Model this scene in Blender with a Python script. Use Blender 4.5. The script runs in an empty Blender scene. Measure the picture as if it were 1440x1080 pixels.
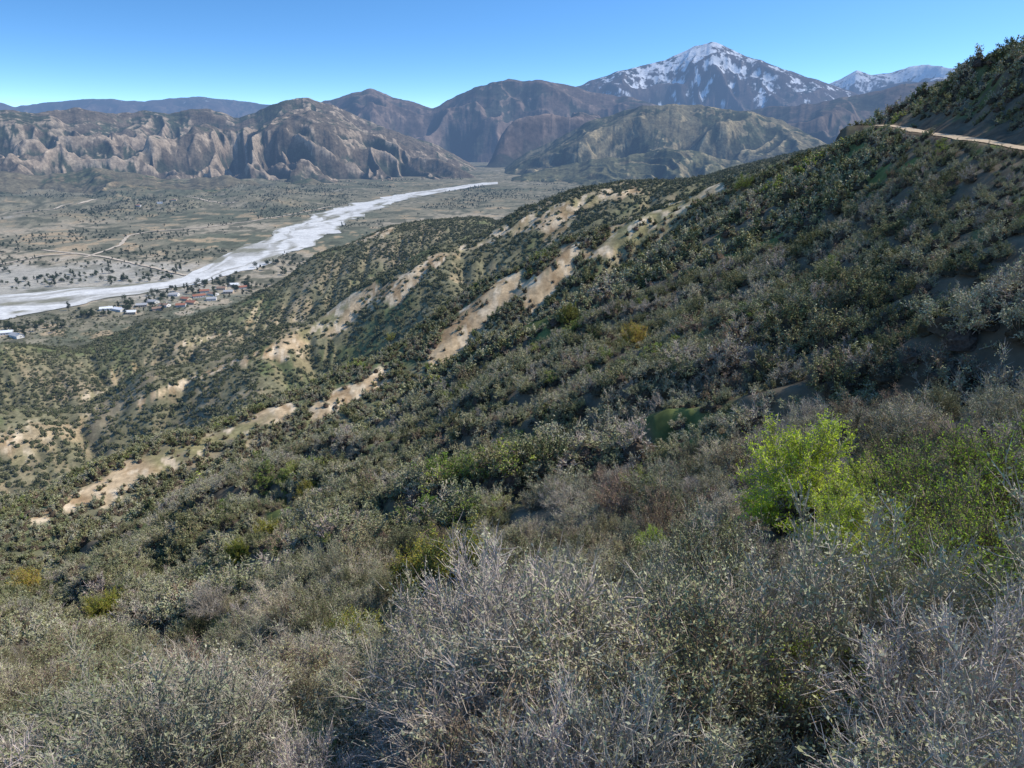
import bpy, math, numpy as np
from mathutils import Vector
rng=np.random.default_rng(7)
PITCH=math.radians(19.5); F=960.0
# ------------------------------------------------------------------ noise
def h2(ix,iy,seed):
    h=(ix.astype(np.int64)*374761393+iy.astype(np.int64)*668265263+seed*1442695041)&0xffffffff
    h=((h^(h>>13))*1274126177)&0xffffffff
    h=h^(h>>16)
    return (h&0xffffff).astype(np.float32)/float(0xffffff)
def vnoise(x,y,seed=0):
    ix=np.floor(x);iy=np.floor(y)
    fx=(x-ix).astype(np.float32);fy=(y-iy).astype(np.float32)
    fx=fx*fx*fx*(fx*(fx*6-15)+10);fy=fy*fy*fy*(fy*(fy*6-15)+10)
    ix=ix.astype(np.int64);iy=iy.astype(np.int64)
    a=h2(ix,iy,seed);b=h2(ix+1,iy,seed);c=h2(ix,iy+1,seed);d=h2(ix+1,iy+1,seed)
    return (a+(b-a)*fx+(c-a)*fy+(a-b-c+d)*fx*fy)*2-1
def fbm(x,y,o=4,seed=0,gain=0.5):
    s=0;a=1.0;n=0
    for k in range(o):
        ca,sa=math.cos(k*0.6+.3),math.sin(k*0.6+.3)
        s=s+a*vnoise((x*ca-y*sa)*(2.03**k)+17.3*k,(x*sa+y*ca)*(2.03**k)-9.1*k,seed+k);n+=a;a*=gain
    return s/n*1.6
def sstep(a,b,x):
    t=np.clip((x-a)/(b-a),0,1);return t*t*(3-2*t)
def lerp(a,b,t): return a+(b-a)*t
def mixc(c,col,m): return c+(np.array(col,dtype=np.float32)-c)*m[...,None]
# ------------------------------------------------------------------ sight lines -> survey data
def ray(px,py):
    X=px-720.;Y=F*math.cos(PITCH)+(540-py)*math.sin(PITCH);Z=-F*math.sin(PITCH)+(540-py)*math.cos(PITCH)
    hy=math.hypot(X,Y);return math.atan2(X,Y),Z/hy
C=[]
def V(px,py,r,dt=0.):
    a,t=ray(px,py);C.append((a,r,(t-dt)*r))
def D(px,r,z):
    a,t=ray(px,350);C.append((a,r,z))
for a in (-60,-30,0,30,60):
    C.append((math.radians(a),2.2,-7.4+0.45*2.2*math.sin(math.radians(a))))
for p in [(-200,1080,24),(0,1080,18),(360,1080,10.5),(720,1080,7.8),(1080,1080,7.2),(1440,1080,7.2),(1800,1080,8),
 (-200,900,75),(0,900,55),(180,900,38),(360,900,27),(540,900,20),(720,900,16),(1080,900,12.5),(1440,900,12),(1900,900,13),
 (0,850,95),(200,800,85),(360,750,68),(540,750,46),(720,750,33),(900,750,27),(1080,750,22),(1440,750,20),(1900,750,21),
 (560,600,125),(720,600,76),(900,600,57),(1080,600,45),(1260,600,39),(1440,600,34),(1900,600,32),
 (900,450,120),(1080,450,85),(1260,450,70),(1440,450,58),(1900,450,50),
 (1080,300,180),(1250,300,125),(1440,300,92),(1900,300,75),(1180,230,250),(1300,230,150),(1440,232,106),(1900,215,88),
 (1290,188,185),(1440,200,120),(1440,150,135),(1440,115,165),(1440,88,210),(1290,136,260),(1350,140,190),(1230,172,300),(1180,202,340),(1900,-50,200),
 (-250,885,150),(0,812,150),(115,764,165),(230,714,175),(390,644,185),(560,566,200),(720,476,215),(870,386,240),(1000,294,290),
 (-250,760,360),(0,690,380),(200,620,380),(350,565,390),(470,510,400),(610,435,410),(700,390,420),(800,335,430),(900,300,440),(1000,264,440),(1060,245,450),
 (-250,620,650),(0,573,650),(200,523,650),(380,457,670),(500,402,680),(600,352,700),(720,302,720),(800,272,740),(900,256,750),(1000,250,800),(1100,228,850),
 (-250,508,950),(0,484,950),(200,455,980),(290,440,1000),(360,412,1020),(440,359,1080),(540,321,1120),(600,310,1150),(680,306,1180),(1000,245,1250),(1100,221,1250),(1180,202,1250)]: V(*p)
for p in [(-250,880,250,.07),(0,800,250,.07),(230,700,265,.08),(390,630,280,.08),(560,550,300,.08),(720,460,315,.07),(870,372,335,.06),(1000,285,370,.035),
 (-250,760,520,.07),(0,690,520,.07),(200,620,530,.08),(470,510,540,.075),(700,390,560,.065),(900,300,570,.045),(1000,262,570,.025),
 (0,570,800,.05),(200,520,800,.05),(380,455,820,.055),(500,400,850,.05),(600,350,880,.045),(720,300,950,.045),(900,252,1000,.035),(1100,225,1050,.02),
 (-250,508,1130,.045),(0,484,1130,.045),(200,455,1160,.04),(290,440,1170,.04),(360,412,1200,.045),(440,359,1270,.05),(540,321,1320,.05),(680,306,1400,.05),
 (1290,125,360,.03),(1440,75,330,.04),(1180,196,480,.02),(1900,-50,400,.03),(1440,75,900,.06),(1290,125,900,.05)]: V(*p)
for p in [(-250,1500,-360),(0,1500,-360),(200,1500,-360),(400,1600,-360),(600,1750,-350),(800,1900,-340),(1000,2200,-330),(1200,2500,-330),(1450,2500,-330),
 (0,3000,-520),(700,3000,-500),(1400,3500,-450)]: D(*p)
C=np.array(C);S0=8.0
cq=np.stack([C[:,0]*2.0,np.log(C[:,1])],1);cw=C[:,2]/(C[:,1]+S0)
def phi(d2): return d2*np.log(d2+1e-9)
n=len(C);d2=((cq[:,None]-cq[None])**2).sum(-1)
A=np.zeros((n+3,n+3));A[:n,:n]=phi(d2)+np.eye(n)*1e-4;A[:n,n]=1;A[:n,n+1:]=cq;A[n,:n]=1;A[n+1:,:n]=cq.T
sol=np.linalg.solve(A,np.concatenate([cw,np.zeros(3)]))
NA,NR=1101,1301
AZ=np.linspace(math.radians(-56),math.radians(56),NA);LR=np.linspace(math.log(2.0),math.log(32000),NR)
R=np.exp(LR)
def tps(az,r):
    q0=(az*2).astype(np.float32);q1=np.log(np.clip(r,2.0,3200)).astype(np.float32)
    w=sol[n]+sol[n+1]*q0+sol[n+2]*q1
    for i in range(n):
        e=(q0-np.float32(cq[i,0]))**2+(q1-np.float32(cq[i,1]))**2
        w=w+np.float32(sol[i])*e*np.log(e+1e-9)
    return w
Th=tps(AZ[None,::2]*np.ones((NR//2+1,1)),R[::2][:,None]*np.ones((1,NA//2+1)))
Tr=np.zeros((NR,Th.shape[1]));Tr[::2]=Th;Tr[1::2]=(Th[:-1]+Th[1:])/2
T=np.zeros((NR,NA));T[:,::2]=Tr;T[:,1::2]=(Tr[:,:-1]+Tr[:,1:])/2
RR=(R[:,None]*np.ones((1,NA))).astype(np.float32)
T=(T*(np.clip(RR,2,3200)+S0)).astype(np.float32)
XX=(RR*np.sin(AZ)[None]).astype(np.float32);YY=(RR*np.cos(AZ)[None]).astype(np.float32)
def valley(x,y):
    r=np.hypot(x,y)
    kn=np.maximum(fbm(x/330,y/260,4,6)+.15,0)*sstep(2700,3600,r)*sstep(-.22,-.34,x/(r+1))
    return -300+0.014*(np.clip(r,1200,6500)-1500)+3.5*fbm(x/420,y/420,3,5)+34*kn
T=T+fbm(XX/28,YY/28,3,11)*1.5*sstep(10,60,RR)+fbm(XX/85,YY/85,3,12)*3.0*sstep(150,420,RR)*(1-sstep(900,1100,RR)*.7)+fbm(XX/6,YY/6,2,13)*0.3*(1-sstep(150,300,RR))
def table(Tb,x,y):
    az=np.arctan2(x,y);lr=np.log(np.maximum(np.hypot(x,y),2.01))
    u=np.clip((az-AZ[0])/(AZ[1]-AZ[0]),0,NA-1.001);v=np.clip((lr-LR[0])/(LR[1]-LR[0]),0,NR-1.001)
    iu=u.astype(int);iv=v.astype(int);fu=u-iu;fv=v-iv
    return (Tb[iv,iu]*(1-fu)*(1-fv)+Tb[iv,iu+1]*fu*(1-fv)+Tb[iv+1,iu]*(1-fu)*fv+Tb[iv+1,iu+1]*fu*fv)
# ------------------------------------------------------------------ stream-power erosion
def erode(z0,dx,iters,K,talus=0.9,fix_front=True,acap=1e9,diff=0.1):
    z=z0.astype(np.float64).copy();H,W=z.shape
    z+=rng.random(z.shape)*dx*0.05
    idx=np.arange(H*W).reshape(H,W)
    offs=[(-1,0,1),(1,0,1),(0,-1,1),(0,1,1),(-1,-1,1.414),(-1,1,1.414),(1,-1,1.414),(1,1,1.414)]
    nlev=int(math.log2(H+W))+1
    for it in range(iters):
        zp=np.pad(z,1,constant_values=1e9);ip=np.pad(idx,1,mode='edge')
        best=np.full(z.shape,-1e9);rec=idx.copy();zr=z.copy()
        for a,b,d in offs:
            zz=zp[1+a:1+a+H,1+b:1+b+W];s=(z-zz)/d;m=s>best
            best[m]=s[m];rec[m]=ip[1+a:1+a+H,1+b:1+b+W][m];zr[m]=zz[m]
        pit=best<=0
        rec[pit]=idx[pit]
        if fix_front: rec[0]=idx[0]
        rf=rec.ravel().copy();root=rf==idx.ravel()
        sink=H*W
        ptr=np.append(np.where(root,sink,rf),sink)
        acc=np.ones(H*W+1);acc[sink]=0
        for k in range(nlev):
            add=np.bincount(ptr,weights=acc,minlength=H*W+1);add[sink]=0
            acc=acc+add;ptr=ptr[ptr]
        Aa=acc[:H*W].reshape(H,W)
        k=K*np.sqrt(np.minimum(Aa,acap))
        zn=(z+k*zr)/(1+k)
        zn[pit]=zr[pit]+0.02*dx
        if fix_front: zn[0]=z0[0]
        z=zn
        if it%4==3:
            zp=np.pad(z,1,mode='edge')
            m=np.minimum(np.minimum(zp[:-2,1:-1],zp[2:,1:-1]),np.minimum(zp[1:-1,:-2],zp[1:-1,2:]))
            z=np.minimum(z,m+talus*dx)
            zp=np.pad(z,1,mode='edge')
            z=z*(1-diff)+diff/4*(zp[:-2,1:-1]+zp[2:,1:-1]+zp[1:-1,:-2]+zp[1:-1,2:])
    return z
def cart_erode(x0,x1,y0,y1,dx,iters,K):
    gx=np.arange(x0,x1,dx);gy=np.arange(y0,y1,dx);X,Y=np.meshgrid(gx,gy)
    z=table(T,X,Y);ze=erode(z,dx,iters,K,fix_front=False)
    Dp=np.clip(z-ze,-1,14*dx/3)
    u=(XX-x0)/dx;v=(YY-y0)/dx
    ok=(u>1)&(u<len(gx)-2)&(v>1)&(v<len(gy)-2)
    u=np.clip(u,0,len(gx)-2.001);v=np.clip(v,0,len(gy)-2.001);iu=u.astype(int);iv=v.astype(int);fu=u-iu;fv=v-iv
    d=Dp[iv,iu]*(1-fu)*(1-fv)+Dp[iv,iu+1]*fu*(1-fv)+Dp[iv+1,iu]*(1-fu)*fv+Dp[iv+1,iu+1]*fu*fv
    return np.where(ok,d,0)
Dm=cart_erode(-1150,1250,130,1750,4,35,0.02)*sstep(190,300,RR)*(1-sstep(1050,1300,RR))
Dn=cart_erode(-260,330,2,420,1.4,30,0.02)*sstep(8,30,RR)*(1-sstep(200,300,RR))
T=T-Dm*0.7-Dn*0.7
VL=valley(XX,YY)
kk=3.0;soft=np.maximum(T,VL)+kk*np.log1p(np.exp(-np.abs(T-VL)/kk))
T=lerp(T,soft,sstep(600,900,RR)).astype(np.float32)
def hit(px,py,Tb=None):
    Tb=T if Tb is None else Tb
    a,t=ray(px,py);u=(a-AZ[0])/(AZ[1]-AZ[0]);i=int(u);f=u-i
    col=(Tb[:,i]*(1-f)+Tb[:,i+1]*f)/R
    k=np.nonzero(col>=t)[0]
    if len(k)==0: r=R[-1]
    else:
        k=max(k[0],1);c0,c1=col[k-1],col[k];g=(t-c0)/(c1-c0+1e-12);r=math.exp(LR[k-1]+(LR[k]-LR[k-1])*min(max(g,0),1))
    return np.array([r*math.sin(a),r*math.cos(a),t*r]),r
# ------------------------------------------------------------------ hillside track bench
track=[]
for px,r,z in [(1236,215,4.2),(1262,198,3.4),(1290,178,2.1),(1340,152,0.9),(1390,132,0.0),(1440,117,-.8),(1520,100,-1.4),(1650,84,-1.9),(1850,70,-2.2)]:
    a,t=ray(px,195);track.append((r*math.sin(a),r*math.cos(a),z))
track=np.array(track)
def densify(P,m):
    P=np.asarray(P,float);s=np.r_[0,np.cumsum(np.linalg.norm(np.diff(P,axis=0),axis=1))]
    q=np.linspace(0,s[-1],m)
    out=np.stack([np.interp(q,s,P[:,k]) for k in range(P.shape[1])],1)
    if m>12:
        ker=np.ones(7)/7
        for k in range(P.shape[1]):
            e=np.pad(out[:,k],3,mode='edge');sm=np.convolve(e,ker,'valid');sm[0]=out[0,k];sm[-1]=out[-1,k];out[:,k]=sm
    return out
trk=densify(track,90)
tn0=table(T,trk[:,0],trk[:,1]);dl=trk[:,2]-tn0;dl=np.convolve(np.pad(dl,8,mode='edge'),np.ones(17)/17,'valid')
dtr=np.full(T.shape,1e9,np.float32);ztr=np.zeros_like(T);dz=np.zeros_like(T);rtr=np.zeros_like(T);sub=(RR>45)&(RR<290)&(XX>20)
xs=XX[sub];ys=YY[sub];bd=np.full(xs.shape,1e9);bz=np.zeros(xs.shape);bdl=np.zeros(xs.shape);br_=np.zeros(xs.shape)
for p,dv in zip(trk,dl):
    d=np.hypot(xs-p[0],ys-p[1]);m=d<bd;bd[m]=d[m];bz[m]=p[2];bdl[m]=dv;br_[m]=math.hypot(p[0],p[1])
dtr[sub]=bd;ztr[sub]=bz;dz[sub]=bdl;rtr[sub]=br_
up=((RR>rtr)&(dtr<14)).astype(np.float32)
far_=RR>rtr
T=T+dz*(1-np.where(far_,sstep(4,60,dtr),sstep(3,30,dtr)))
lowlim=ztr-0.9-np.maximum(dtr-2.5,0)*0.16
T=np.where((~far_)&(dtr<60),np.minimum(T,lowlim-1.0*sstep(2.5,8,dtr)),T)
bn=fbm(XX/3.5,YY/3.5,3,14)
bank=np.where(up>.5,np.clip(T+.6*bn,ztr,ztr+np.maximum(dtr-2.2,0)*(.62+.25*bn)),np.clip(T,ztr-np.maximum(dtr-2.0,0)*0.8,ztr))
T=np.where(dtr<14,lerp(np.where(dtr<2.0,ztr,bank),T,sstep(8,14,dtr)),T).astype(np.float32)
# ------------------------------------------------------------------ bare scarps
bare=np.zeros_like(T)
def scarp(pts,k=1.0,rmin=0):
    P=densify(np.array([(p[0],p[1],p[2]) for p in pts],float),max(2,int(len(pts)*4)))
    for px,py,hw in P:
        w,r=hit(px,py)
        if r>1500: continue
        rad=r*hw/900*k*1.3
        a,_=ray(px,py);da=(rad*1.5/r);i0=max(0,int((a-da-AZ[0])/(AZ[1]-AZ[0])));i1=min(NA,int((a+da-AZ[0])/(AZ[1]-AZ[0]))+2)
        j0=np.searchsorted(R,max(2,r-rad*2.2));j1=np.searchsorted(R,r+rad*2.2)
        x=XX[j0:j1,i0:i1]-w[0];y=YY[j0:j1,i0:i1]-w[1]
        d=np.hypot(x,y*0.62)/rad
        bare[j0:j1,i0:i1]=np.maximum(bare[j0:j1,i0:i1],np.clip(1.4-d,0,1))
scarps=[[(1000,268,13),(960,290,19),(915,308,20),(860,340,13),(830,360,10)],[(890,268,9),(820,285,13),(760,307,12),(700,330,9),(650,350,6)],
[(800,350,12),(780,382,20),(740,405,15),(690,425,18),(650,460,22),(612,500,13)],[(610,367,9),(560,402,11),(500,427,11),(450,457,17),(410,484,13),(380,497,8)],
[(540,535,12),(490,558,16),(455,578,12)],[(390,578,14),(330,608,11),(270,632,12),(215,655,20),(170,675,22),(110,702,14),(65,724,11)],
[(360,500,6),(280,526,7),(200,565,6)],[(20,622,6)],[(540,327,9),(480,347,7)],[(250,487,5),(320,470,5)]]
for s in scarps: scarp(s)
for s in [[(345,880,10),(290,925,15),(230,960,17),(180,1000,14)],[(60,1050,8),(30,1060,8)]]: scarp(s,0.8)
nb=fbm(XX/20,YY/20,4,31);nb2=fbm(XX/6,YY/6,3,32);nb3=fbm(XX/50,YY/50,3,33)
bare=sstep(0.38,0.62,bare+0.36*nb+0.26*nb2-0.05)*(bare>0.01)
# ------------------------------------------------------------------ mesh helpers
def link(o): bpy.context.scene.collection.objects.link(o);return o
def quads_mesh(name,Vt,Q,mats,mi=None,smooth=False,attrs={}):
    me=bpy.data.meshes.new(name);Vt=np.ascontiguousarray(Vt,np.float32);Q=np.ascontiguousarray(Q,np.int32)
    me.vertices.add(len(Vt));me.vertices.foreach_set('co',Vt.ravel())
    k=Q.shape[1];me.loops.add(Q.size);me.loops.foreach_set('vertex_index',Q.ravel())
    me.polygons.add(len(Q));me.polygons.foreach_set('loop_start',np.arange(0,Q.size,k,dtype=np.int32))
    for m in mats: me.materials.append(m)
    if mi is not None: me.polygons.foreach_set('material_index',np.asarray(mi,np.int32))
    me.polygons.foreach_set('use_smooth',np.full(len(Q),smooth))
    me.update(calc_edges=True)
    for nme,arr in attrs.items():
        a=me.attributes.new(nme,'FLOAT_COLOR','POINT');a.data.foreach_set('color',np.c_[arr,np.ones(len(arr))].astype(np.float32).ravel())
    return me
def gridq(H,W):
    i=np.arange(H*W).reshape(H,W)
    return np.stack([i[:-1,:-1].ravel(),i[:-1,1:].ravel(),i[1:,1:].ravel(),i[1:,:-1].ravel()],1)
# ------------------------------------------------------------------ materials
HAZE_EMIT=(0.17,0.29,0.53);HL=17500.0  # aerial haze painted into the materials: blue emission, stronger with distance from origin
def N(nt,t,**k):
    nd=nt.nodes.new(t)
    for a,b in k.items(): setattr(nd,a,b)
    return nd
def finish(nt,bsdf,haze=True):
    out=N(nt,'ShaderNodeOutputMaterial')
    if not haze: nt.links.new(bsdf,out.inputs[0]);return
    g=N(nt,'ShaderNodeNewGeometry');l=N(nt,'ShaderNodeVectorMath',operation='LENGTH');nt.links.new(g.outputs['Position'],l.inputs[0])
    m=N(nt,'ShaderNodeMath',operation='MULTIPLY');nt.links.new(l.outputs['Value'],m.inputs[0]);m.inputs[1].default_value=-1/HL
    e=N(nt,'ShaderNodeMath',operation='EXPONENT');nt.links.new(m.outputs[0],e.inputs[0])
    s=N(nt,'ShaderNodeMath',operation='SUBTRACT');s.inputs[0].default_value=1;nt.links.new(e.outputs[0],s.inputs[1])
    em=N(nt,'ShaderNodeEmission');em.inputs[0].default_value=(*HAZE_EMIT,1)
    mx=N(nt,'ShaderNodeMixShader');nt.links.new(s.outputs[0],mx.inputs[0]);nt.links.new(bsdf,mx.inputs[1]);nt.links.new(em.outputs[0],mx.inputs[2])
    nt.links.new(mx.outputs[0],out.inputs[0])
def newmat(name):
    m=bpy.data.materials.new(name);m.use_nodes=True;m.node_tree.nodes.clear()
    try: m.cycles.emission_sampling='NONE'
    except Exception as ex: print('es',ex)
    return m
def terrain_mat(name,scales,amp=0.5,bump=None):
    m=newmat(name);nt=m.node_tree
    at=N(nt,'ShaderNodeAttribute',attribute_name='col');tc=N(nt,'ShaderNodeTexCoord')
    col=at.outputs['Color'];last=None
    for sc in scales:
        nz=N(nt,'ShaderNodeTexNoise');nz.inputs['Scale'].default_value=1.0/sc;nz.inputs['Detail'].default_value=5;nz.inputs['Roughness'].default_value=0.65
        nt.links.new(tc.outputs['Object'],nz.inputs['Vector'])
        mr=N(nt,'ShaderNodeMapRange');mr.inputs[1].default_value=0.3;mr.inputs[2].default_value=0.7;mr.inputs[3].default_value=1-amp;mr.inputs[4].default_value=1+amp
        nt.links.new(nz.outputs['Fac'],mr.inputs[0])
        mu=N(nt,'ShaderNodeVectorMath',operation='SCALE');nt.links.new(col,mu.inputs[0]);nt.links.new(mr.outputs[0],mu.inputs['Scale']);col=mu.outputs[0];last=nz
    b=N(nt,'ShaderNodeBsdfDiffuse')
    nt.links.new(col,b.inputs[0])
    if bump:
        bp=N(nt,'ShaderNodeBump');bp.inputs['Strength'].default_value=bump[0];bp.inputs['Distance'].default_value=bump[1];nt.links.new(last.outputs['Fac'],bp.inputs['Height']);nt.links.new(bp.outputs[0],b.inputs['Normal'])
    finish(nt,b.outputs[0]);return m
def plain(name,c,rough=0.8,haze=True,rnd=0.25,nscale=3.0,trans=0.0,namp=0.3):
    m=newmat(name);nt=m.node_tree
    oi=N(nt,'ShaderNodeObjectInfo');tc=N(nt,'ShaderNodeTexCoord');nz=N(nt,'ShaderNodeTexNoise');nz.inputs['Scale'].default_value=nscale;nz.inputs['Detail'].default_value=1
    nt.links.new(tc.outputs['Object'],nz.inputs['Vector'])
    mr=N(nt,'ShaderNodeMapRange');mr.inputs[1].default_value=.3;mr.inputs[2].default_value=.7;mr.inputs[3].default_value=1-namp;mr.inputs[4].default_value=1+namp;nt.links.new(nz.outputs['Fac'],mr.inputs[0])
    m2=N(nt,'ShaderNodeMapRange');m2.inputs[3].default_value=1-rnd;m2.inputs[4].default_value=1+rnd;nt.links.new(oi.outputs['Random'],m2.inputs[0])
    mm=N(nt,'ShaderNodeMath',operation='MULTIPLY');nt.links.new(mr.outputs[0],mm.inputs[0]);nt.links.new(m2.outputs[0],mm.inputs[1])
    hs=N(nt,'ShaderNodeHueSaturation');hs.inputs['Color'].default_value=(*c,1)
    m3=N(nt,'ShaderNodeMath',operation='MULTIPLY_ADD');nt.links.new(oi.outputs['Random'],m3.inputs[0]);m3.inputs[1].default_value=-0.05*min(1,rnd*4);m3.inputs[2].default_value=0.5+0.015*min(1,rnd*4)
    nt.links.new(m3.outputs[0],hs.inputs['Hue']);nt.links.new(mm.outputs[0],hs.inputs['Value'])
    b=N(nt,'ShaderNodeBsdfDiffuse') if rough>.5 else N(nt,'ShaderNodeBsdfPrincipled')
    b.inputs['Roughness'].default_value=rough if rough<=.5 else 0
    nt.links.new(hs.outputs[0],b.inputs[0]);o=b.outputs[0]
    if trans>0:
        t=N(nt,'ShaderNodeBsdfTranslucent');nt.links.new(hs.outputs[0],t.inputs[0]);mx=N(nt,'ShaderNodeMixShader');mx.inputs[0].default_value=trans
        nt.links.new(o,mx.inputs[1]);nt.links.new(t.outputs[0],mx.inputs[2]);o=mx.outputs[0]
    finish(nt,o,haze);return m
# ------------------------------------------------------------------ ground colour + mesh
def slope_of(Z,X,Y):
    P=np.stack([X,Y,Z],-1).astype(np.float32);a=np.gradient(P,axis=1);b=np.gradient(P,axis=0);nn=np.cross(a,b);nn/=np.linalg.norm(nn,axis=-1,keepdims=True)+1e-9
    return nn
nn=slope_of(T,XX,YY)
col=np.zeros(T.shape+(3,),np.float32)+np.array((0.15,0.122,0.085),np.float32)
g1=fbm(XX/9,YY/9,3,41)
col=mixc(col,(0.14,0.18,0.045),sstep(0.25,0.6,g1)*0.7)
midm=sstep(170,330,RR)
g2=fbm(XX/60,YY/60,4,42);g3=fbm(XX/14,YY/14,3,43)
mc=np.zeros_like(col)+np.array((0.175,0.162,0.096),np.float32)
mc=mixc(mc,(0.27,0.22,0.14),sstep(0.3,0.85,g2+0.35*g3));mc=mixc(mc,(0.13,0.145,0.067),sstep(0.1,0.6,-g2+0.3*g3))
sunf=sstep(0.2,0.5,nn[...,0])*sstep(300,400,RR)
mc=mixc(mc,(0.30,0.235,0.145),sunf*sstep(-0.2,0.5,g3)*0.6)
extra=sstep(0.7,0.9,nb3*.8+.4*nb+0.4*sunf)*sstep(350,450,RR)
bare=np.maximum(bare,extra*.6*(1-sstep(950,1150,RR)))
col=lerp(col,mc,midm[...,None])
bc=np.zeros_like(col)+np.array((0.47,0.35,0.215),np.float32);bc=mixc(bc,(0.33,0.225,0.125),sstep(-0.1,0.5,g3));bc=mixc(bc,(0.25,0.22,0.11),sstep(0.3,0.8,g2));bc=mixc(bc,(0.60,0.48,0.33),sstep(0.1,0.6,nb2))
bc=lerp(bc,bc*0.8,(1-sstep(60,150,RR))[...,None])
col=lerp(col,bc,bare[...,None])
tm=(1-sstep(2.5,9,dtr))*up;col=mixc(col,(0.15,0.11,0.078),tm*(.75+.25*np.clip(bn,-1,1)))
vm=sstep(4,-4,T-VL-7)*sstep(950,1100,RR)
v1=fbm(XX/330,YY/330,4,51);v2=fbm(XX/60,YY/60,4,52);v3=fbm(XX/900,YY/500,3,53);v4=fbm(XX/25,YY/25,3,54)
vc=np.zeros_like(col)+np.array((0.22,0.195,0.13),np.float32)
vc=mixc(vc,(0.36,0.30,0.21),sstep(-0.1,0.45,v1));vc=mixc(vc,(0.13,0.132,0.085),sstep(0.1,0.5,v3+0.35*v2));vc=mixc(vc,(0.44,0.32,0.19),sstep(0.38,0.62,v2)*0.75);vc=mixc(vc,(0.08,0.083,0.052),sstep(0.15,0.5,-v2+.4*v4)*0.8)
vc=mixc(vc,(0.13,0.125,0.078),sstep(2600,3600,RR)*0.75*sstep(-.3,.35,v1+v2+.5*v4))
wa,wb=hit(60,395);fp=np.exp(-((XX-wa[0])/420)**2-((YY-wa[1])/240)**2)
vc=mixc(vc,(0.40,0.37,0.31),sstep(0.25,0.8,fp+0.4*v2+0.2*v1)*0.8)
col=lerp(col,vc,vm[...,None])
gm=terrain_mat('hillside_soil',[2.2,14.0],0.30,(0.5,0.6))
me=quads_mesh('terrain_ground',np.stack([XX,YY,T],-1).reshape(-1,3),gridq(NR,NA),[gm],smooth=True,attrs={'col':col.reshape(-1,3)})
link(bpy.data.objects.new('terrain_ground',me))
# ------------------------------------------------------------------ mountains
def rg_(x,y,o,seed):
    q=np.abs(fbm(x,y,o,seed));return 1-2.3*np.sqrt(q*q+.008)
def mountain(name,crest,rc,rb,zb,mat,colf,K=0.014,it=12,rel=0.5,lam=900,NU=700,NV=260,pw=1.0,smax=1.4,talus=0.8,jag=0.003,seed=0,wob=0.06,acap=120,sm=.006,ew=.28):
    cr=np.array([ray(*c) for c in crest]);a0,a1=cr[0,0],cr[-1,0];az=np.linspace(a0,a1,NU)
    tc=np.interp(az,cr[:,0],cr[:,1]);ker=np.hanning(2*int(NU*sm)+3);ker/=ker.sum();h=len(ker)//2
    tc=np.convolve(np.pad(tc,h,mode='edge'),ker,'valid')
    tc=tc+jag*fbm(az*60,az*0+seed,4,seed+3)
    rcv=rc*(1+wob*fbm(az*7,az*0+3.3,3,seed+1));zc=tc*rcv
    s=np.linspace(0,smax,NV)[:,None];r=rb+(rcv[None]-rb)*s
    x=r*np.sin(az)[None];y=r*np.cos(az)[None]
    P=np.where(s<=1,np.clip(s,0,1)**pw,1-(s-1)*1.3)
    hgt=(zc[None]-zb);hp=np.maximum(hgt,0);z=zb+hgt*P
    wx=x+lam*.30*fbm(x/lam*1.3,y/lam*1.3,3,seed+40);wy=y+lam*.30*fbm(x/lam*1.3,y/lam*1.3,3,seed+50)
    c45,s45=math.cos(.7),math.sin(.7);ux=(wx*c45-wy*s45);uy=(wx*s45+wy*c45)*.7
    rid=rg_(ux/lam,uy/lam,1,seed+9);r2=rg_(wx/lam*2.3,wy/lam*1.9,1,seed+15);r3=rg_((wx*.8+wy*.6)/lam*5,(wy*.8-wx*.6)/lam*4.2,1,seed+25);r4=rg_(wx/lam*11,wy/lam*9,1,seed+35)
    sc_=np.clip(s,0,1);env=6.75*sc_*(1-sc_)**2*.9;e2=np.minimum(env+.22,1)*np.minimum(s/.15,1)*(1-.8*np.exp(-((s-1)/.10)**2))
    fine=fbm(x/lam*24,y/lam*24,3,seed+80)
    w2=sstep(-1,.6,rid)
    z=z+hp*rel*(env*(0.55*rid-0.10)+e2*(.24*r2*(.5+.5*w2)+.11*r3+.045*r4+.03*fine))
    cap=zb+hgt*(0.34+0.66*np.clip(s,0,1.0));over=np.maximum(z-cap,0);z=np.where(s<1,z-over*.75,z)
    dx=0.5*(rc*(a1-a0)/NU+(rc-rb)*smax/NV)
    er=erode(z,dx,it,K,talus,acap=acap,diff=.35)
    wgt=ew*(1-.85*np.exp(-((s-1)/.07)**2))
    ref=lerp(z,er,wgt)
    nn=slope_of(ref,x,y)
    lap=0
    for k in (4,10): lap=lap+((np.roll(ref,k,0)+np.roll(ref,-k,0)+np.roll(ref,k,1)+np.roll(ref,-k,1))/4-ref)/k*5
    c=colf(x,y,ref,nn,lap/dx)
    me=quads_mesh(name,np.stack([x,y,ref],-1).reshape(-1,3),gridq(NV,NU),[mat],smooth=True,attrs={'col':c.reshape(-1,3)})
    return link(bpy.data.objects.new(name,me))
def front_col(tan,amt,base=(0.115,0.090,0.070),green=(0.062,0.070,0.042),L=1.0,off=0.0):
    def f(x,y,z,nn,lap):
        a=fbm(x/500/L,y/500/L,4,61);b=fbm(x/110/L,y/110/L,4,62);d=fbm(x/35/L,y/35/L,3,63)
        c=np.zeros(x.shape+(3,),np.float32)+np.array(base,np.float32)
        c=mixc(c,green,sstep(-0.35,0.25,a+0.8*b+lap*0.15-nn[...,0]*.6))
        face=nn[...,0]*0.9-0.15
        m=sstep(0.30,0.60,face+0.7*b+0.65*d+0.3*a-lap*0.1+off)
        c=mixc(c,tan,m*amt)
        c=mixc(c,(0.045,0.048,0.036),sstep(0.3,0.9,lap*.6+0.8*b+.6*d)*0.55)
        return c
    return f
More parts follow.
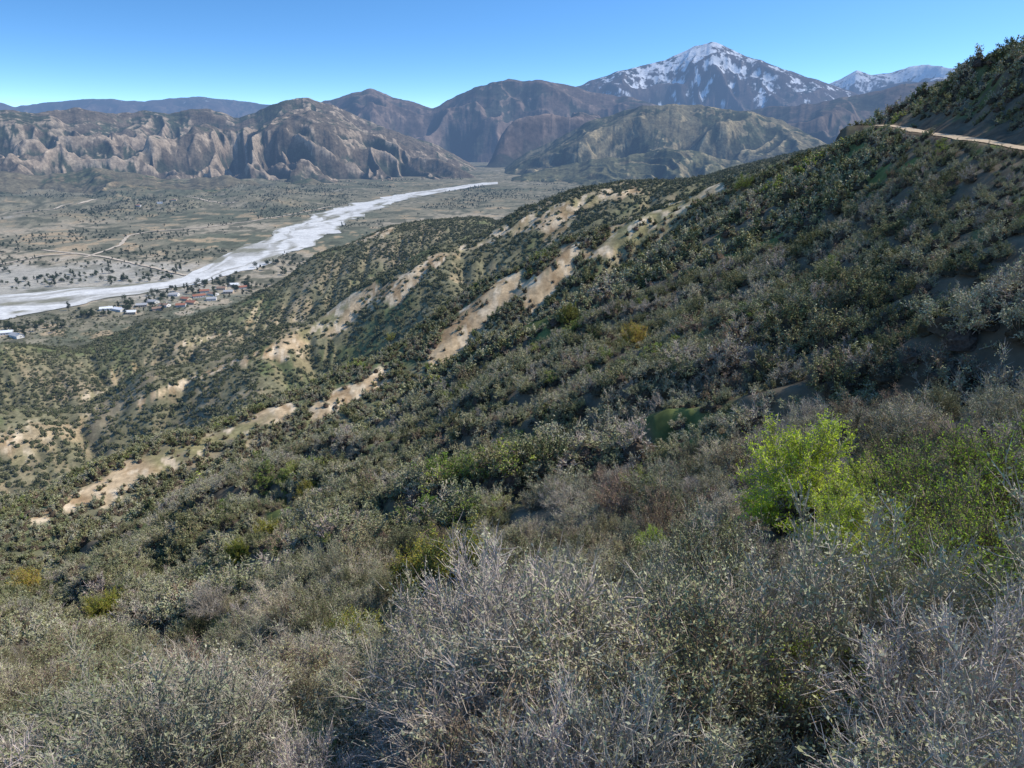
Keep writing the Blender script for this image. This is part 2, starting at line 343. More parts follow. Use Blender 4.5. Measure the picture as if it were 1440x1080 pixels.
def snow_col(lo,hi,f0,amt=1):
    def f(x,y,z,nn,lap):
        c=f0(x,y,z,nn,lap)
        b=fbm(x/400,y/400,5,71,0.7);d=fbm(x/90,y/90,4,72,.7)
        m=sstep(0.43,0.68,(z-lo)/(hi-lo)+0.36*b+0.50*d+lap*0.12-0.10*nn[...,0])
        return mixc(c,(0.80,0.82,0.86),m*amt)
    return f
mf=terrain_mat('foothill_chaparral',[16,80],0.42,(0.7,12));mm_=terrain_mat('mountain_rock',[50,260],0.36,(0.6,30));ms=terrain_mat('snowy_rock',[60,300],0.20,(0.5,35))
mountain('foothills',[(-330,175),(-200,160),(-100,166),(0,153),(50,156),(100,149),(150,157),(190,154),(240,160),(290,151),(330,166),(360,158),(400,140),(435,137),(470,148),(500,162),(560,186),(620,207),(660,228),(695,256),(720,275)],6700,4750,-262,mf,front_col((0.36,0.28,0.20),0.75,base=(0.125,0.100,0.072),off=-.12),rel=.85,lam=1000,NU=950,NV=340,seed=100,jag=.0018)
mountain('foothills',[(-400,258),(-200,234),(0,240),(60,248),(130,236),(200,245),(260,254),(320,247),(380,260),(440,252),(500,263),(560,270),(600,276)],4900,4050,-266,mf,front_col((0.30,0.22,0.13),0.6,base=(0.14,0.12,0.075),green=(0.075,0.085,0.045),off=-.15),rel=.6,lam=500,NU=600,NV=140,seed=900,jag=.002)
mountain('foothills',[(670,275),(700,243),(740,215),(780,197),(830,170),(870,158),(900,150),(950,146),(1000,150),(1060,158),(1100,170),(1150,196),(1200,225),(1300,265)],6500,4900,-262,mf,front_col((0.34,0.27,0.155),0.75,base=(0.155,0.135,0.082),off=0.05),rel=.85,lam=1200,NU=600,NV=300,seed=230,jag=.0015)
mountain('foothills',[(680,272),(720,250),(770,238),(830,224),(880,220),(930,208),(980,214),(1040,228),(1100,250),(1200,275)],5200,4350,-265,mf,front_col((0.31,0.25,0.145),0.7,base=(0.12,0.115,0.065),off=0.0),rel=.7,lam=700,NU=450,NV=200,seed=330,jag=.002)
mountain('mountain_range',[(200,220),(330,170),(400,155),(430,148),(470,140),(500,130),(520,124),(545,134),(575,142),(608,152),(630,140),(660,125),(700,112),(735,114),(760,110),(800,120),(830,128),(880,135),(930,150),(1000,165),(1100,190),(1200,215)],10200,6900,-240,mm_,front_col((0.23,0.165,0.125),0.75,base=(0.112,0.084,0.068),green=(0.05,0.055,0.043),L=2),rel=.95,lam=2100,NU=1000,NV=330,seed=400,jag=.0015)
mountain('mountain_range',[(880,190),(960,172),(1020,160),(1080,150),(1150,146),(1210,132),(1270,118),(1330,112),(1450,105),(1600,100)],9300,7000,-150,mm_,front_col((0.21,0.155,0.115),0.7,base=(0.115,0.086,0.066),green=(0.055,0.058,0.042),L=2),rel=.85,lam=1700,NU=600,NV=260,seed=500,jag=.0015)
pk=front_col((0.19,0.145,0.12),0.6,base=(0.095,0.075,0.068),green=(0.05,0.053,0.048),L=2.5)
mountain('snow_capped_peak',[(640,210),(740,150),(800,125),(850,106),(900,91),(935,85),(955,76),(975,67),(1000,58),(1015,63),(1035,73),(1070,83),(1100,96),(1140,110),(1190,126),(1260,150),(1350,190)],13800,9800,0,ms,snow_col(520,1850,pk),rel=.85,lam=2600,NU=1000,NV=380,seed=600,jag=.0009,pw=1.1,sm=.003)
mountain('snow_capped_peak',[(1080,160),(1150,125),(1180,112),(1205,99),(1225,106),(1250,104),(1280,94),(1305,89),(1330,95),(1360,95),(1400,92),(1450,99),(1600,120)],18500,14500,300,ms,snow_col(600,1500,pk),rel=.7,lam=2600,NU=600,NV=240,seed=700,jag=.0010,sm=.004)
mountain('distant_mountains',[(-400,150),(-100,150),(-20,141),(5,144),(20,149),(60,143),(130,138),(200,141),(240,137),(280,134),(330,141),(380,146),(430,160),(520,200)],23000,18500,-200,ms,snow_col(1150,2400,pk),rel=.6,lam=2600,NU=600,NV=160,seed=800,jag=.001)
# ------------------------------------------------------------------ river wash + valley roads (draped ribbons)
def drape(L,Rt,W,lift,rag=0.0):
    m=260;Ld=densify(np.array([hit(*p)[0] for p in L]),m);Rd=densify(np.array([hit(*p)[0] for p in Rt]),m)
    s=np.linspace(0,1,W)[None,:,None];P=Ld[:,None]*(1-s)+Rd[:,None]*s
    wd=(Rd-Ld);off=fbm(P[...,0]/90,P[...,1]/90,4,91)*rag
    P=P+wd[:,None]*off[...,None]
    P[...,2]=table(T,P[...,0],P[...,1])+lift
    e=1-2*np.abs(np.linspace(0,1,W)-0.5);e=np.repeat(e[None],m,0)
    return P,e
PL,e=drape([(-260,420),(-60,420),(0,418),(90,408),(150,402),(215,398),(262,389),(300,370),(340,350),(390,326),(440,302),(500,286),(560,273),(620,265),(680,257),(700,256)],
 [(-260,484),(-60,472),(0,453),(90,433),(150,420),(225,410),(280,401),(320,390),(372,373),(425,351),(470,328),(503,305),(560,284),(620,271),(680,261),(700,259)],34,1.3,0.15)
g=fbm(PL[...,0]/60,PL[...,1]/60,4,92)
lng=np.linspace(0,1,260)[:,None]*np.ones((1,34));wd_=np.linspace(0,1,34)[None]*np.ones((260,1))
br=fbm(lng*22,wd_*7+1.5*fbm(lng*9,wd_*2,2,94),3,93)
wc=np.zeros(g.shape+(3,),np.float32)+np.array((0.62,0.60,0.56),np.float32)
wc=mixc(wc,(0.40,0.38,0.335),sstep(0.0,0.45,br));wc=mixc(wc,(0.23,0.215,0.155),sstep(0.40,0.68,br*0.6+0.4*g+0.72*(1-sstep(0,0.45,e))))
wm=terrain_mat('river_gravel_wash',[6,30],0.18)
me=quads_mesh('river_wash',PL.reshape(-1,3),gridq(*PL.shape[:2]),[wm],smooth=True,attrs={'col':wc.reshape(-1,3)})
if me.polygons[100].normal.z<0: me.flip_normals()
link(bpy.data.objects.new('river_wash',me))
def ribbon(name,pts3,w,mat,colr,lift,m=160):
    P=densify(pts3,m);tn=np.gradient(P[:,:2],axis=0);tn/=np.linalg.norm(tn,axis=1,keepdims=True)+1e-9
    sd=np.stack([tn[:,1],-tn[:,0]],1);u=np.linspace(-.5,.5,5)
    ww=w*(1+0.3*fbm(P[:,0]/15,P[:,1]/15,2,7));Q=np.zeros((m,5,3));Q[...,:2]=P[:,None,:2]-sd[:,None]*u[None,:,None]*ww[:,None,None]
    Q[...,2]=table(T,Q[...,0],Q[...,1])+lift
    c=np.zeros((m*5,3),np.float32)+np.array(colr,np.float32)
    me=quads_mesh(name,Q.reshape(-1,3),gridq(m,5),[mat],smooth=True,attrs={'col':c})
    if me.polygons[10].normal.z<0: me.flip_normals()
    return link(bpy.data.objects.new(name,me))
dm=terrain_mat('packed_dirt',[1.5,12],0.2)
ribbon('hillside_dirt_road',trk,3.2,dm,(0.50,0.39,0.27),0.12)
for pts in [[(60,352),(110,357),(150,362),(190,371),(225,379),(262,388)],[(120,362),(170,345),(180,332),(210,326),(290,320),(350,312)],[(0,372),(60,360),(110,357)],[(350,312),(420,300),(470,290)],[(20,300),(100,287),(200,280),(330,285)]]:
    ribbon('dirt_road',np.array([hit(*p)[0] for p in pts]),11,dm,(0.52,0.43,0.32),1.6)
# ------------------------------------------------------------------ shrubs
def unit(v): return v/(np.linalg.norm(v,axis=-1,keepdims=True)+1e-9)
def ribs(P0,P1,w0,w1,rg):
    s=unit(np.cross(P1-P0,rg.normal(size=P0.shape)));w0=np.reshape(w0,(-1,1))/2;w1=np.reshape(w1,(-1,1))/2
    w0=np.broadcast_to(w0,(len(P0),1));w1=np.broadcast_to(w1,(len(P0),1))
    return np.stack([P0-s*w0,P0+s*w0,P1+s*w1,P1-s*w1],1).reshape(-1,3)
def leafq(Cc,sz,rg):
    a=unit(rg.normal(size=Cc.shape));b=unit(np.cross(a,rg.normal(size=Cc.shape)));sz=np.reshape(sz,(-1,1))
    return np.stack([Cc-a*sz,Cc+b*sz*0.42,Cc+a*sz,Cc-b*sz*0.42],1).reshape(-1,3)
def hull(Rr,Hh,rg,nu=12,nv=6,k=0.8):
    V_=[]
    for j in range(nv+1):
        ph=j/nv*math.pi/2
        for i in range(nu):
            th=i/nu*2*math.pi;f=k*(0.85+0.35*rg.random())
            V_.append((Rr*f*math.cos(th)*math.cos(ph),Rr*f*math.sin(th)*math.cos(ph),Hh*f*math.sin(ph)-.1))
    Q=[(j*nu+i,j*nu+(i+1)%nu,(j+1)*nu+(i+1)%nu,(j+1)*nu+i) for j in range(nv) for i in range(nu)]
    return np.array(V_),np.array(Q)
def shrub(name,coll,seed,Rr=1.1,Hh=1.5,stems=45,twigs=1500,leaves=6000,lsz=0.028,tw=0.009,sw=0.03,tl=0.38,mats=None,core=0,lump=0.3,leaf_u=0.15,corek=0.6):
    rg=np.random.default_rng(seed)
    th=rg.random(stems)*2*math.pi;ph=np.arcsin(rg.random(stems)**0.8)*0.98+0.05
    f=1+lump*rg.normal(size=stems)*0.6;f=np.clip(f,0.6,1.3)
    tips=np.stack([Rr*np.cos(th)*np.cos(ph),Rr*np.sin(th)*np.cos(ph),Hh*np.sin(ph)*0.92+0.12],1)*f[:,None]
    base=rg.normal(size=(stems,3))*np.array([.12,.12,0])*Rr;base[:,2]=-0.25
    midp=(base*0.45+tips*0.55)+rg.normal(size=tips.shape)*0.12*Rr;midp[:,2]+=0.05
    def bz(i,t):
        t=t[:,None];return (1-t)**2*base[i]+2*t*(1-t)*midp[i]+t*t*tips[i]
    VV=[];MI=[]
    i=np.arange(stems);ns=4
    for k in range(ns):
        t0=np.full(stems,k/ns);t1=np.full(stems,(k+1)/ns);q=ribs(bz(i,t0),bz(i,t1),sw*(1-.8*k/ns),sw*(1-.8*(k+1)/ns),rg);VV.append(q);MI.append(np.zeros(stems))
    si=rg.integers(0,stems,twigs);t=0.45+0.55*rg.random(twigs)**0.6;P0=bz(si,t)
    out=unit(P0*np.array([1,1,.8])+1e-6);d=unit(out*0.55+rg.normal(size=P0.shape)*0.5+np.array([0,0,.35]))
    L=tl*(0.4+rg.random(twigs))[:,None]*Rr/1.1;P1=P0+d*L*.55;d2_=unit(d+rg.normal(size=d.shape)*.35+np.array([0,0,.2]));P2=P1+d2_*L*.45
    VV.append(ribs(P0,P1,tw*1.3,tw,rg));VV.append(ribs(P1,P2,tw,tw*.35,rg));MI+= [np.zeros(twigs),np.zeros(twigs)]
    li=rg.integers(0,twigs,leaves);u=(leaf_u+(1-leaf_u)*rg.random(leaves))[:,None]
    Pp=np.where(u<.55,P0[li]+(P1[li]-P0[li])*u/.55,P1[li]+(P2[li]-P1[li])*(u-.55)/.45)+rg.normal(size=(leaves,3))*lsz*0.8
    VV.append(leafq(Pp,lsz*(0.6+0.8*rg.random(leaves)),rg))
    MI.append(1+(rg.random(leaves)<0.35).astype(float))
    Vt=np.concatenate(VV);Q=np.arange(len(Vt)).reshape(-1,4);MI=np.concatenate(MI)
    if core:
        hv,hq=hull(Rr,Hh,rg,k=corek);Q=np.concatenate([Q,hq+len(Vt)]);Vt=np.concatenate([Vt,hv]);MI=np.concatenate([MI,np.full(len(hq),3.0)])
    me=quads_mesh(name,Vt,Q,mats,MI)
    o=bpy.data.objects.new(name,me);coll.objects.link(o);return o
H_=False
tg=plain('twig_grey',(0.41,0.36,0.285),haze=H_);tl_=plain('twig_pale',(0.42,0.365,0.31),haze=H_);tb=plain('twig_brown',(0.25,0.195,0.14),haze=H_)
lsage=plain('leaf_sage',(0.325,0.34,0.195),haze=H_);lol=plain('leaf_olive',(0.26,0.27,0.13),haze=H_);ldk=plain('leaf_dark',(0.155,0.172,0.08),haze=H_)
lgr=plain('leaf_grey',(0.38,0.375,0.255),haze=H_);lbr=plain('leaf_bright',(0.48,0.66,0.06),haze=H_,trans=.35);lbr2=plain('leaf_green',(0.28,0.385,0.075),haze=H_,trans=.3);lye=plain('leaf_yellowish',(0.48,0.42,0.08),haze=H_,trans=.25);ldg=plain('leaf_deep_green',(0.15,0.20,0.06),haze=H_,rnd=.1)
lbn=plain('leaf_dry_brown',(0.30,0.24,0.155),haze=H_)
crr=plain('shrub_inner_shade',(0.085,0.07,0.05),haze=H_,nscale=9)  # dark hull added inside shrubs, blocks light and paints in the inner shade
near=bpy.data.collections.new('shrub_near');midc=bpy.data.collections.new('shrub_mid');farc=bpy.data.collections.new('shrub_far');vfar=bpy.data.collections.new('shrub_distant')
spec=[('a_sage',lsage,lgr,tg,9000),('b_sage',lsage,lol,tg,10000),('c_olive',lol,lsage,tb,11000),('d_dark',ldk,lol,tb,12000),('e_greytwig',lgr,lsage,tl_,4500),('f_bare',lgr,lbn,tl_,2200),('g_sage',lgr,lsage,tg,8000),('h_green',lbr2,lol,tb,9500),('i_brown',lbn,lol,tb,6000)]
for k,(nm,l1,l2,t_,nl) in enumerate(spec):
    tw_=nl<5000
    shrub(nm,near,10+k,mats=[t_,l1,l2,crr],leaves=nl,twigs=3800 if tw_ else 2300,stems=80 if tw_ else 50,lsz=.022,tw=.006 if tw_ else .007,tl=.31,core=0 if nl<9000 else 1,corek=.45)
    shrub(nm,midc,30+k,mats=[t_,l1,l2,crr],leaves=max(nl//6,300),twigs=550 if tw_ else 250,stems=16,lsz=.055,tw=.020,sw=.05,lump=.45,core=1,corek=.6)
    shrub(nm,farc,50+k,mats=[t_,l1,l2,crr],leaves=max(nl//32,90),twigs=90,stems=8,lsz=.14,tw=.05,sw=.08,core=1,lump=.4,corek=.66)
fh=dict(haze=True,rnd=.3)
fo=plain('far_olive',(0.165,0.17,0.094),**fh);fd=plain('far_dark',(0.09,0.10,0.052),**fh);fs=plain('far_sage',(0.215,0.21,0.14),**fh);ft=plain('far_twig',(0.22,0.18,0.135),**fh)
for k,(a,b) in enumerate([(fo,fd),(fd,fo),(fs,fo),(fo,fs)]):
    shrub('s%d'%k,vfar,70+k,mats=[ft,a,b,fd],leaves=60,twigs=16,stems=5,lsz=.34,tw=.06,sw=.1,core=1,lump=.4,corek=.75)
def scatter(name,P,idx,rot,scl,coll):
    me=bpy.data.meshes.new(name);me.vertices.add(len(P));me.vertices.foreach_set('co',np.ascontiguousarray(P,np.float32).ravel())
    a=me.attributes.new('idx','INT','POINT');a.data.foreach_set('value',idx.astype(np.int32))
    a=me.attributes.new('rot','FLOAT_VECTOR','POINT');a.data.foreach_set('vector',rot.astype(np.float32).ravel())
    a=me.attributes.new('scl','FLOAT_VECTOR','POINT');a.data.foreach_set('vector',scl.astype(np.float32).ravel())
    o=link(bpy.data.objects.new(name,me));ng=bpy.data.node_groups.new(name,'GeometryNodeTree')
    ng.interface.new_socket('Geometry',in_out='INPUT',socket_type='NodeSocketGeometry');ng.interface.new_socket('Geometry',in_out='OUTPUT',socket_type='NodeSocketGeometry')
    gi=ng.nodes.new('NodeGroupInput');go=ng.nodes.new('NodeGroupOutput');ip=ng.nodes.new('GeometryNodeInstanceOnPoints');ci=ng.nodes.new('GeometryNodeCollectionInfo')
    ci.inputs['Collection'].default_value=coll;ci.inputs['Separate Children'].default_value=True;ci.inputs['Reset Children'].default_value=True
    def na(nm,t):
        q=ng.nodes.new('GeometryNodeInputNamedAttribute');q.data_type=t;q.inputs['Name'].default_value=nm;return q.outputs['Attribute']
    er=ng.nodes.new('FunctionNodeEulerToRotation');L=ng.links.new
    L(gi.outputs[0],ip.inputs['Points']);L(ci.outputs[0],ip.inputs['Instance']);ip.inputs['Pick Instance'].default_value=True
    L(na('idx','INT'),ip.inputs['Instance Index']);L(na('rot','FLOAT_VECTOR'),er.inputs[0]);L(er.outputs[0],ip.inputs['Rotation']);L(na('scl','FLOAT_VECTOR'),ip.inputs['Scale']);L(ip.outputs[0],go.inputs[0])
    md=o.modifiers.new('scatter','NODES');md.node_group=ng;return o
def pts_in(r0,r1,dens,amax=50):
    am=math.radians(amax);area=am*(r1*r1-r0*r0);m=int(area*dens);r=np.sqrt(rng.random(m)*(r1*r1-r0*r0)+r0*r0);a=(rng.random(m)*2-1)*am
    return r*np.sin(a),r*np.cos(a)
def types(x,y,m):
    q=fbm(x/7,y/7,3,81)+0.35*rng.normal(size=m);r=np.hypot(x,y);q2=fbm(x/22,y/22,2,82)+.3*rng.normal(size=m)
    t=np.zeros(m,int)
    t[q>-0.25]=1;t[q>0.25]=2;t[q>0.7]=3;t[q<-0.4]=6;t[q<-0.7]=4
    t[rng.random(m)<.09]=8;t[rng.random(m)<.05]=5
    t[(q2>1.15)]=7
    low=(r<19)&(rng.random(m)<0.40);t[low]=rng.choice([4,5,6,4,0],low.sum())
    return t
SP=[(1125,745,0,2.2),(1190,800,0,1.2),(1215,690,0,.9),(1330,760,1,1.7),(1410,740,1,1.6),(1300,830,1,1.4),(1390,850,1,1.3),(1250,870,1,1.1),(1240,750,1,1.3),(1330,900,1,1.0),(915,785,0,.7),(1020,800,1,.8),(1150,1030,1,.7),
    (648,850,2,2.1),(605,835,3,1.8),(380,765,3,2.0),(340,790,3,1.5),(40,840,3,2.6),(150,875,3,2.1),(480,935,2,1.2),(510,925,3,1.2),(400,830,0,1.2),(375,865,0,.9),(435,705,3,1.8),(550,480,1,4.0),(1045,268,1,4.5),(800,455,2,2.4),(890,490,3,2.2),(900,705,1,1.2)]
sp=[(hit(a,b),k,s) for a,b,k,s in SP]
def place(r0,r1,dens,coll,name,s0,s1,amax=50,flat=1.0,far=False):
    x,y=pts_in(r0,r1,dens,amax);z=table(T,x,y);b=table(bare,x,y);dt=table(dtr,x,y);upx=table(up,x,y)
    keep=(rng.random(len(x))>b*(0.93 if r0<400 else .80))&(dt>2.6)&~((dt<5.5)&(upx>.5))
    if far:
        cl=fbm(x/40,y/40,3,85)+.4*fbm(x/12,y/12,2,86);keep&=rng.random(len(x))<np.clip(0.85+0.6*cl,0.2,1)
        vmk=table(vm,x,y);keep&=rng.random(len(x))>vmk*0.85
    for (w,rr),k,s in sp:
        ds=np.hypot(x-w[0],y-w[1])
        ex=1.25 if k!=1 else .9;keep&=(ds>s*ex)
        for q in (1.3,2.3):
            fx=1-q*s/rr;keep&=np.hypot(x-w[0]*fx,y-w[1]*fx)>s*ex*.9
    if r0<10: keep&=np.hypot(x,y)>3.8
    x,y,z=x[keep],y[keep],z[keep];dt=dt[keep];upx=upx[keep];m=len(x)
    s=(s0+(s1-s0)*rng.random(m)**1.8)*(1+0.2*fbm(x/12,y/12,2,87))
    s=np.where((dt<14)&(upx<.5),s*lerp(.45,1,np.clip((dt-2.6)/11,0,1)),s)
    s=np.where((dt<14)&(upx>.5),s*lerp(.4,1,np.clip((dt-4)/10,0,1)),s)
    idx=types(x,y,m) if not far else rng.choice(4,m,p=[.35,.25,.2,.2])
    rot=np.stack([rng.normal(size=m)*.14,rng.normal(size=m)*.14,rng.random(m)*6.283],1)
    sc=np.stack([s*(.85+.3*rng.random(m)),s*(.85+.3*rng.random(m)),s*flat*(.7+.45*rng.random(m))],1)
    scatter(name,np.stack([x,y,z-.08],1),idx,rot,sc,coll);return m
c1=place(3.8,45,0.42,near,'chaparral_shrubs',.7,1.6,54)
c2=place(45,150,0.44,midc,'chaparral_shrubs',.8,1.9,48)
c3=place(150,430,0.20,farc,'chaparral_shrubs',1.0,2.3,44)
c4=place(430,1500,0.10,vfar,'chaparral_shrubs',1.0,2.2,42,flat=.9,far=True)
print('counts',c1,c2,c3,c4)
spc=bpy.data.collections.new('special')
sa=[shrub('a',spc,201,Rr=1.05,Hh=1.5,stems=80,leaves=34000,twigs=3500,lsz=.022,tl=.3,mats=[tg,lbr,lbr2,crr],lump=.28,core=1,corek=.5),
shrub('b',spc,202,Rr=1.1,Hh=1.55,leaves=8000,twigs=2200,lsz=.024,mats=[tb,lbr2,lbr,crr],lump=.45),
shrub('c',spc,203,Rr=1.0,Hh=1.6,stems=80,leaves=32000,twigs=3000,lsz=.023,tl=.28,mats=[tb,ldg,lye,crr],lump=.18,core=1),
shrub('d',spc,204,Rr=1.0,Hh=1.4,stems=60,leaves=24000,twigs=2600,lsz=.024,tl=.3,mats=[tb,lye,lbr2,crr],lump=.3,core=1)]
nmz={0:'bright_green_bush',1:'leafy_green_bush',2:'dark_green_bush',3:'yellow_green_bush'}
for (w,rr),k,s in sp:
    o=bpy.data.objects.new(nmz[k],sa[k].data);o.location=(w[0],w[1],float(table(T,np.array([w[0]]),np.array([w[1]]))[0])+.1*s);o.rotation_euler=(0,0,rng.random()*6.28);o.scale=(s,s,s*1.05);link(o)
# ------------------------------------------------------------------ valley trees
treec=bpy.data.collections.new('tree_templates')
bark=plain('bark',(0.12,0.09,0.07));tf1=plain('tree_leaf',(0.045,0.062,0.025),rnd=.4);tf2=plain('tree_leaf_olive',(0.075,0.09,0.04),rnd=.4)
def tree(name,seed,Hh,Rr,m1,m2):
    rg=np.random.default_rng(seed);VV=[];MI=[]
    for k in range(4):
        z0,z1=Hh*.5*k/4,Hh*.5*(k+1)/4;w0=.5*(1-.15*k);w1=.5*(1-.15*(k+1))
        for a in range(6):
            t0,t1=a/6*2*math.pi,(a+1)/6*2*math.pi
            VV.append(np.array([(w0*math.cos(t0)/2,w0*math.sin(t0)/2,z0),(w0*math.cos(t1)/2,w0*math.sin(t1)/2,z0),(w1*math.cos(t1)/2,w1*math.sin(t1)/2,z1),(w1*math.cos(t0)/2,w1*math.sin(t0)/2,z1)]));MI.append([0])
    cs=rg.normal(size=(14,3));cs=unit(cs)*(0.35+.6*rg.random((14,1)))*np.array([Rr,Rr,Hh*.33])+np.array([0,0,Hh*.62])
    P0=np.repeat(np.array([[0,0,Hh*.4]]),14,0);VV.append(ribs(P0,cs,.22,.08,rg));MI.append([0]*14)
    lc=cs[rg.integers(0,14,420)]+rg.normal(size=(420,3))*Rr*.24
    VV.append(leafq(lc,.65*(0.6+.8*rg.random(420)),rg));MI.append(1+(rg.random(420)<.4))
    Vt=np.concatenate(VV);me=quads_mesh(name,Vt,np.arange(len(Vt)).reshape(-1,4),[bark,m1,m2],np.concatenate([np.array(q,float) for q in MI]))
    treec.objects.link(bpy.data.objects.new(name,me))
tree('t0',1,9,4.2,tf1,tf2);tree('t1',2,11,5,tf1,tf1);tree('t2',3,6.5,3.6,tf2,tf1);tree('t3',4,14,3,tf1,tf2)
tp=[]
def cluster(px,py,nn_,spx,spy):
    for _ in range(nn_):
        w,r=hit(px+rng.normal()*spx,py+rng.normal()*spy)
        if 1150<r<6500: tp.append((w[0],w[1]))
for c in [(300,408,70,26,7),(335,400,45,14,7),(215,420,26,16,5),(262,400,24,14,4),(190,434,30,18,4),(130,444,26,18,4),(15,466,28,14,5),(70,460,20,20,4),(165,300,60,22,5),(210,285,60,30,4),(250,290,40,20,4),(90,300,40,40,5),(140,310,30,20,4),(400,270,60,60,4),(320,285,50,40,5),(240,330,14,40,6),(40,330,20,40,10),(600,300,10,30,6),(850,250,30,60,4),(480,275,50,40,4),(100,270,50,60,4)]: cluster(*c)
x,y=pts_in(1500,5200,0.0018,42);q=fbm(x/250,y/250,3,88)+.3*fbm(x/60,y/60,2,89);keep=(q>0.2)&(table(vm,x,y)>.5);tp+=list(zip(x[keep],y[keep]))
tp=np.array(tp)
wp=PL[:,2:-2:3,:2].reshape(-1,2);dmin=np.full(len(tp),1e9)
for k in range(0,len(wp),500):
    dmin=np.minimum(dmin,np.sqrt(((tp[:,None]-wp[None,k:k+500])**2).sum(-1)).min(1))
tp=tp[dmin>14]
# ------------------------------------------------------------------ houses
wallm=[plain('stucco_'+k,c,rnd=0,namp=.06) for k,c in [('white',(0.76,0.74,0.70)),('tan',(0.52,0.42,0.31)),('grey',(0.55,0.55,0.53))]]
roofm=[plain('roof_'+k,c,rnd=0,namp=.15) for k,c in [('red',(0.32,0.14,0.09)),('grey',(0.38,0.38,0.38)),('brown',(0.27,0.18,0.13)),('white',(0.75,0.75,0.75))]]
glass=plain('window_glass',(0.04,0.05,0.06),rough=.15,rnd=0);doorm=plain('door_wood',(0.15,0.08,0.04),rnd=0)
def house(w,L,Wd,h,rh,wm_,rm_,rot):
    Vt=[];Q=[];MI=[]
    def quad(a,b,c,d,m):
        k=len(Vt);Vt.extend([a,b,c,d]);Q.append((k,k+1,k+2,k+3));MI.append(m)
    def box(x0,x1,y0,y1,z0,z1,m):
        p=[(x0,y0,z0),(x1,y0,z0),(x1,y1,z0),(x0,y1,z0),(x0,y0,z1),(x1,y0,z1),(x1,y1,z1),(x0,y1,z1)]
        for f in [(0,1,5,4),(1,2,6,5),(2,3,7,6),(3,0,4,7),(4,5,6,7)]: quad(*[p[i] for i in f],m)
    l,d=L/2,Wd/2;box(-l,l,-d,d,-2,h,0)
    o=.7;t=h-.15
    quad((-l-o,-d-o,t),(l+o,-d-o,t),(l+o,0,h+rh),(-l-o,0,h+rh),1);quad((l+o,d+o,t),(-l-o,d+o,t),(-l-o,0,h+rh),(l+o,0,h+rh),1)
    quad((-l,-d,h),(-l,0,h+rh-.1),(-l,0,h+rh-.1),(-l,d,h),0);quad((l,-d,h),(l,0,h+rh-.1),(l,0,h+rh-.1),(l,d,h),0)
    for sx in (-.75,-.35,.35,.75):
        for sy in (-1,1): yy=sy*(d+.03);quad((sx*l-.8,yy,1.0),(sx*l+.8,yy,1.0),(sx*l+.8,yy,2.3),(sx*l-.8,yy,2.3),2)
    for sx in (-1,1): quad((sx*(l+.03),-1.5,1),(sx*(l+.03),1.5,1),(sx*(l+.03),1.5,2.3),(sx*(l+.03),-1.5,2.3),2)
    quad((-.5,-d-.04,0),(.5,-d-.04,0),(.5,-d-.04,2.1),(-.5,-d-.04,2.1),3)
    box(l*.4,l*.4+.9,.8,1.7,h,h+rh+1,0)
    me=quads_mesh('house',np.array(Vt),np.array(Q),[wm_,rm_,glass,doorm],MI)
    ob=link(bpy.data.objects.new('house',me));ob.location=(w[0],w[1],float(table(T,np.array([w[0]]),np.array([w[1]]))[0])+.3);ob.rotation_euler=(0,0,rot)
hx=[]
for i,(px,py,L) in enumerate([(168,437,24),(200,431,19),(215,426,21),(232,431,18),(262,422,19),(280,418,24),(300,415,20),(322,412,19),(340,406,21),(245,416,18),(312,407,18),(8,470,22),(24,474,24),(185,441,18),(288,411,18),(225,286,22),(245,282,20),(195,290,18),(150,436,21),(270,427,20),(330,402,18),(298,422,18),(222,436,18),(255,431,17)]):
    w,r=hit(px,py);hx.append(w[:2]);house(w,L,12+2*rng.random(),4.0,2.6,wallm[i%3 if i!=11 else 0],roofm[[3,1,1,2,0,0,2,1,0,1,2,3,1,3,0,1,2,0,3,0,3,1,2,0][i]],rng.random()*1.2-.6)
hx=np.array(hx)
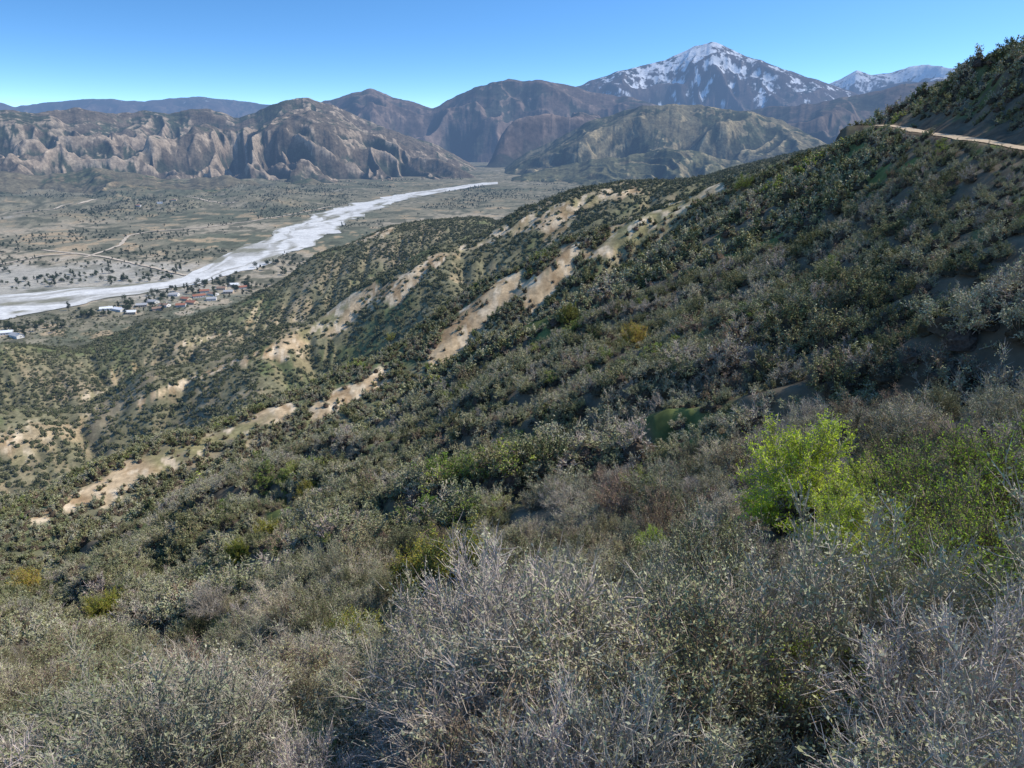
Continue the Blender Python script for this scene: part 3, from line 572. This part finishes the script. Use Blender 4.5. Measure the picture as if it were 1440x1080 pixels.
# gardens and yards: keep crowns off the roofs and out of the line just south of each house
dh=np.sqrt(((tp[:,None]-hx[None])**2).sum(-1)).min(1);dir_=hx/np.linalg.norm(hx,axis=1,keepdims=True)
dh2=np.sqrt(((tp[:,None]-(hx-dir_*18)[None])**2).sum(-1)).min(1)
tp=tp[(dh>11)&(dh2>11)]
m=len(tp);print('trees',m)
rt=np.hypot(tp[:,0],tp[:,1]);s=(.5+.75*rng.random(m))*np.where(rt<1900,1.1,.75)
scatter('valley_trees',np.c_[tp,table(T,tp[:,0],tp[:,1])],rng.integers(0,4,m),np.c_[np.zeros((m,2)),rng.random(m)*6.28],np.stack([s,s,s*(.8+.4*rng.random(m))],1),treec)
# ------------------------------------------------------------------ light, sky, camera
SA,SE=math.radians(82),math.radians(46)
sd=Vector((math.sin(SA)*math.cos(SE),math.cos(SA)*math.cos(SE),math.sin(SE)))
sl=bpy.data.lights.new('sun','SUN');sl.energy=5.0;sl.angle=math.radians(.5);sl.color=(1,.94,.84);so=link(bpy.data.objects.new('sun',sl));so.rotation_euler=sd.to_track_quat('Z','Y').to_euler();so.location=(300,0,300)
W=bpy.data.worlds.new('World');bpy.context.scene.world=W;W.use_nodes=True;nt=W.node_tree;nt.nodes.clear()
sk=N(nt,'ShaderNodeTexSky',sky_type='NISHITA',sun_disc=False,sun_elevation=SE,sun_rotation=SA,altitude=900,air_density=1.0,dust_density=.5,ozone_density=2.0)
tc=N(nt,'ShaderNodeTexCoord');a=N(nt,'ShaderNodeVectorMath',operation='MULTIPLY');a.inputs[1].default_value=(1,1,3.0);c=N(nt,'ShaderNodeVectorMath',operation='NORMALIZE')
nt.links.new(tc.outputs['Generated'],a.inputs[0]);nt.links.new(a.outputs[0],c.inputs[0]);nt.links.new(c.outputs[0],sk.inputs[0])
hs=N(nt,'ShaderNodeHueSaturation');hs.inputs['Hue'].default_value=.497;hs.inputs['Saturation'].default_value=1.25;hs.inputs['Value'].default_value=1.9;nt.links.new(sk.outputs[0],hs.inputs['Color'])
bg=N(nt,'ShaderNodeBackground');bg.inputs[1].default_value=.138;nt.links.new(hs.outputs[0],bg.inputs[0]);ow=N(nt,'ShaderNodeOutputWorld');nt.links.new(bg.outputs[0],ow.inputs[0])
cam=bpy.data.cameras.new('camera');cam.sensor_width=36;cam.lens=24;cam.clip_start=.1;cam.clip_end=80000
co=link(bpy.data.objects.new('camera',cam));co.location=(0,0,0);co.rotation_euler=(math.pi/2-PITCH,0,0);bpy.context.scene.camera=co
sc=bpy.context.scene;sc.view_settings.view_transform='Standard';sc.view_settings.look='None';sc.view_settings.exposure=0
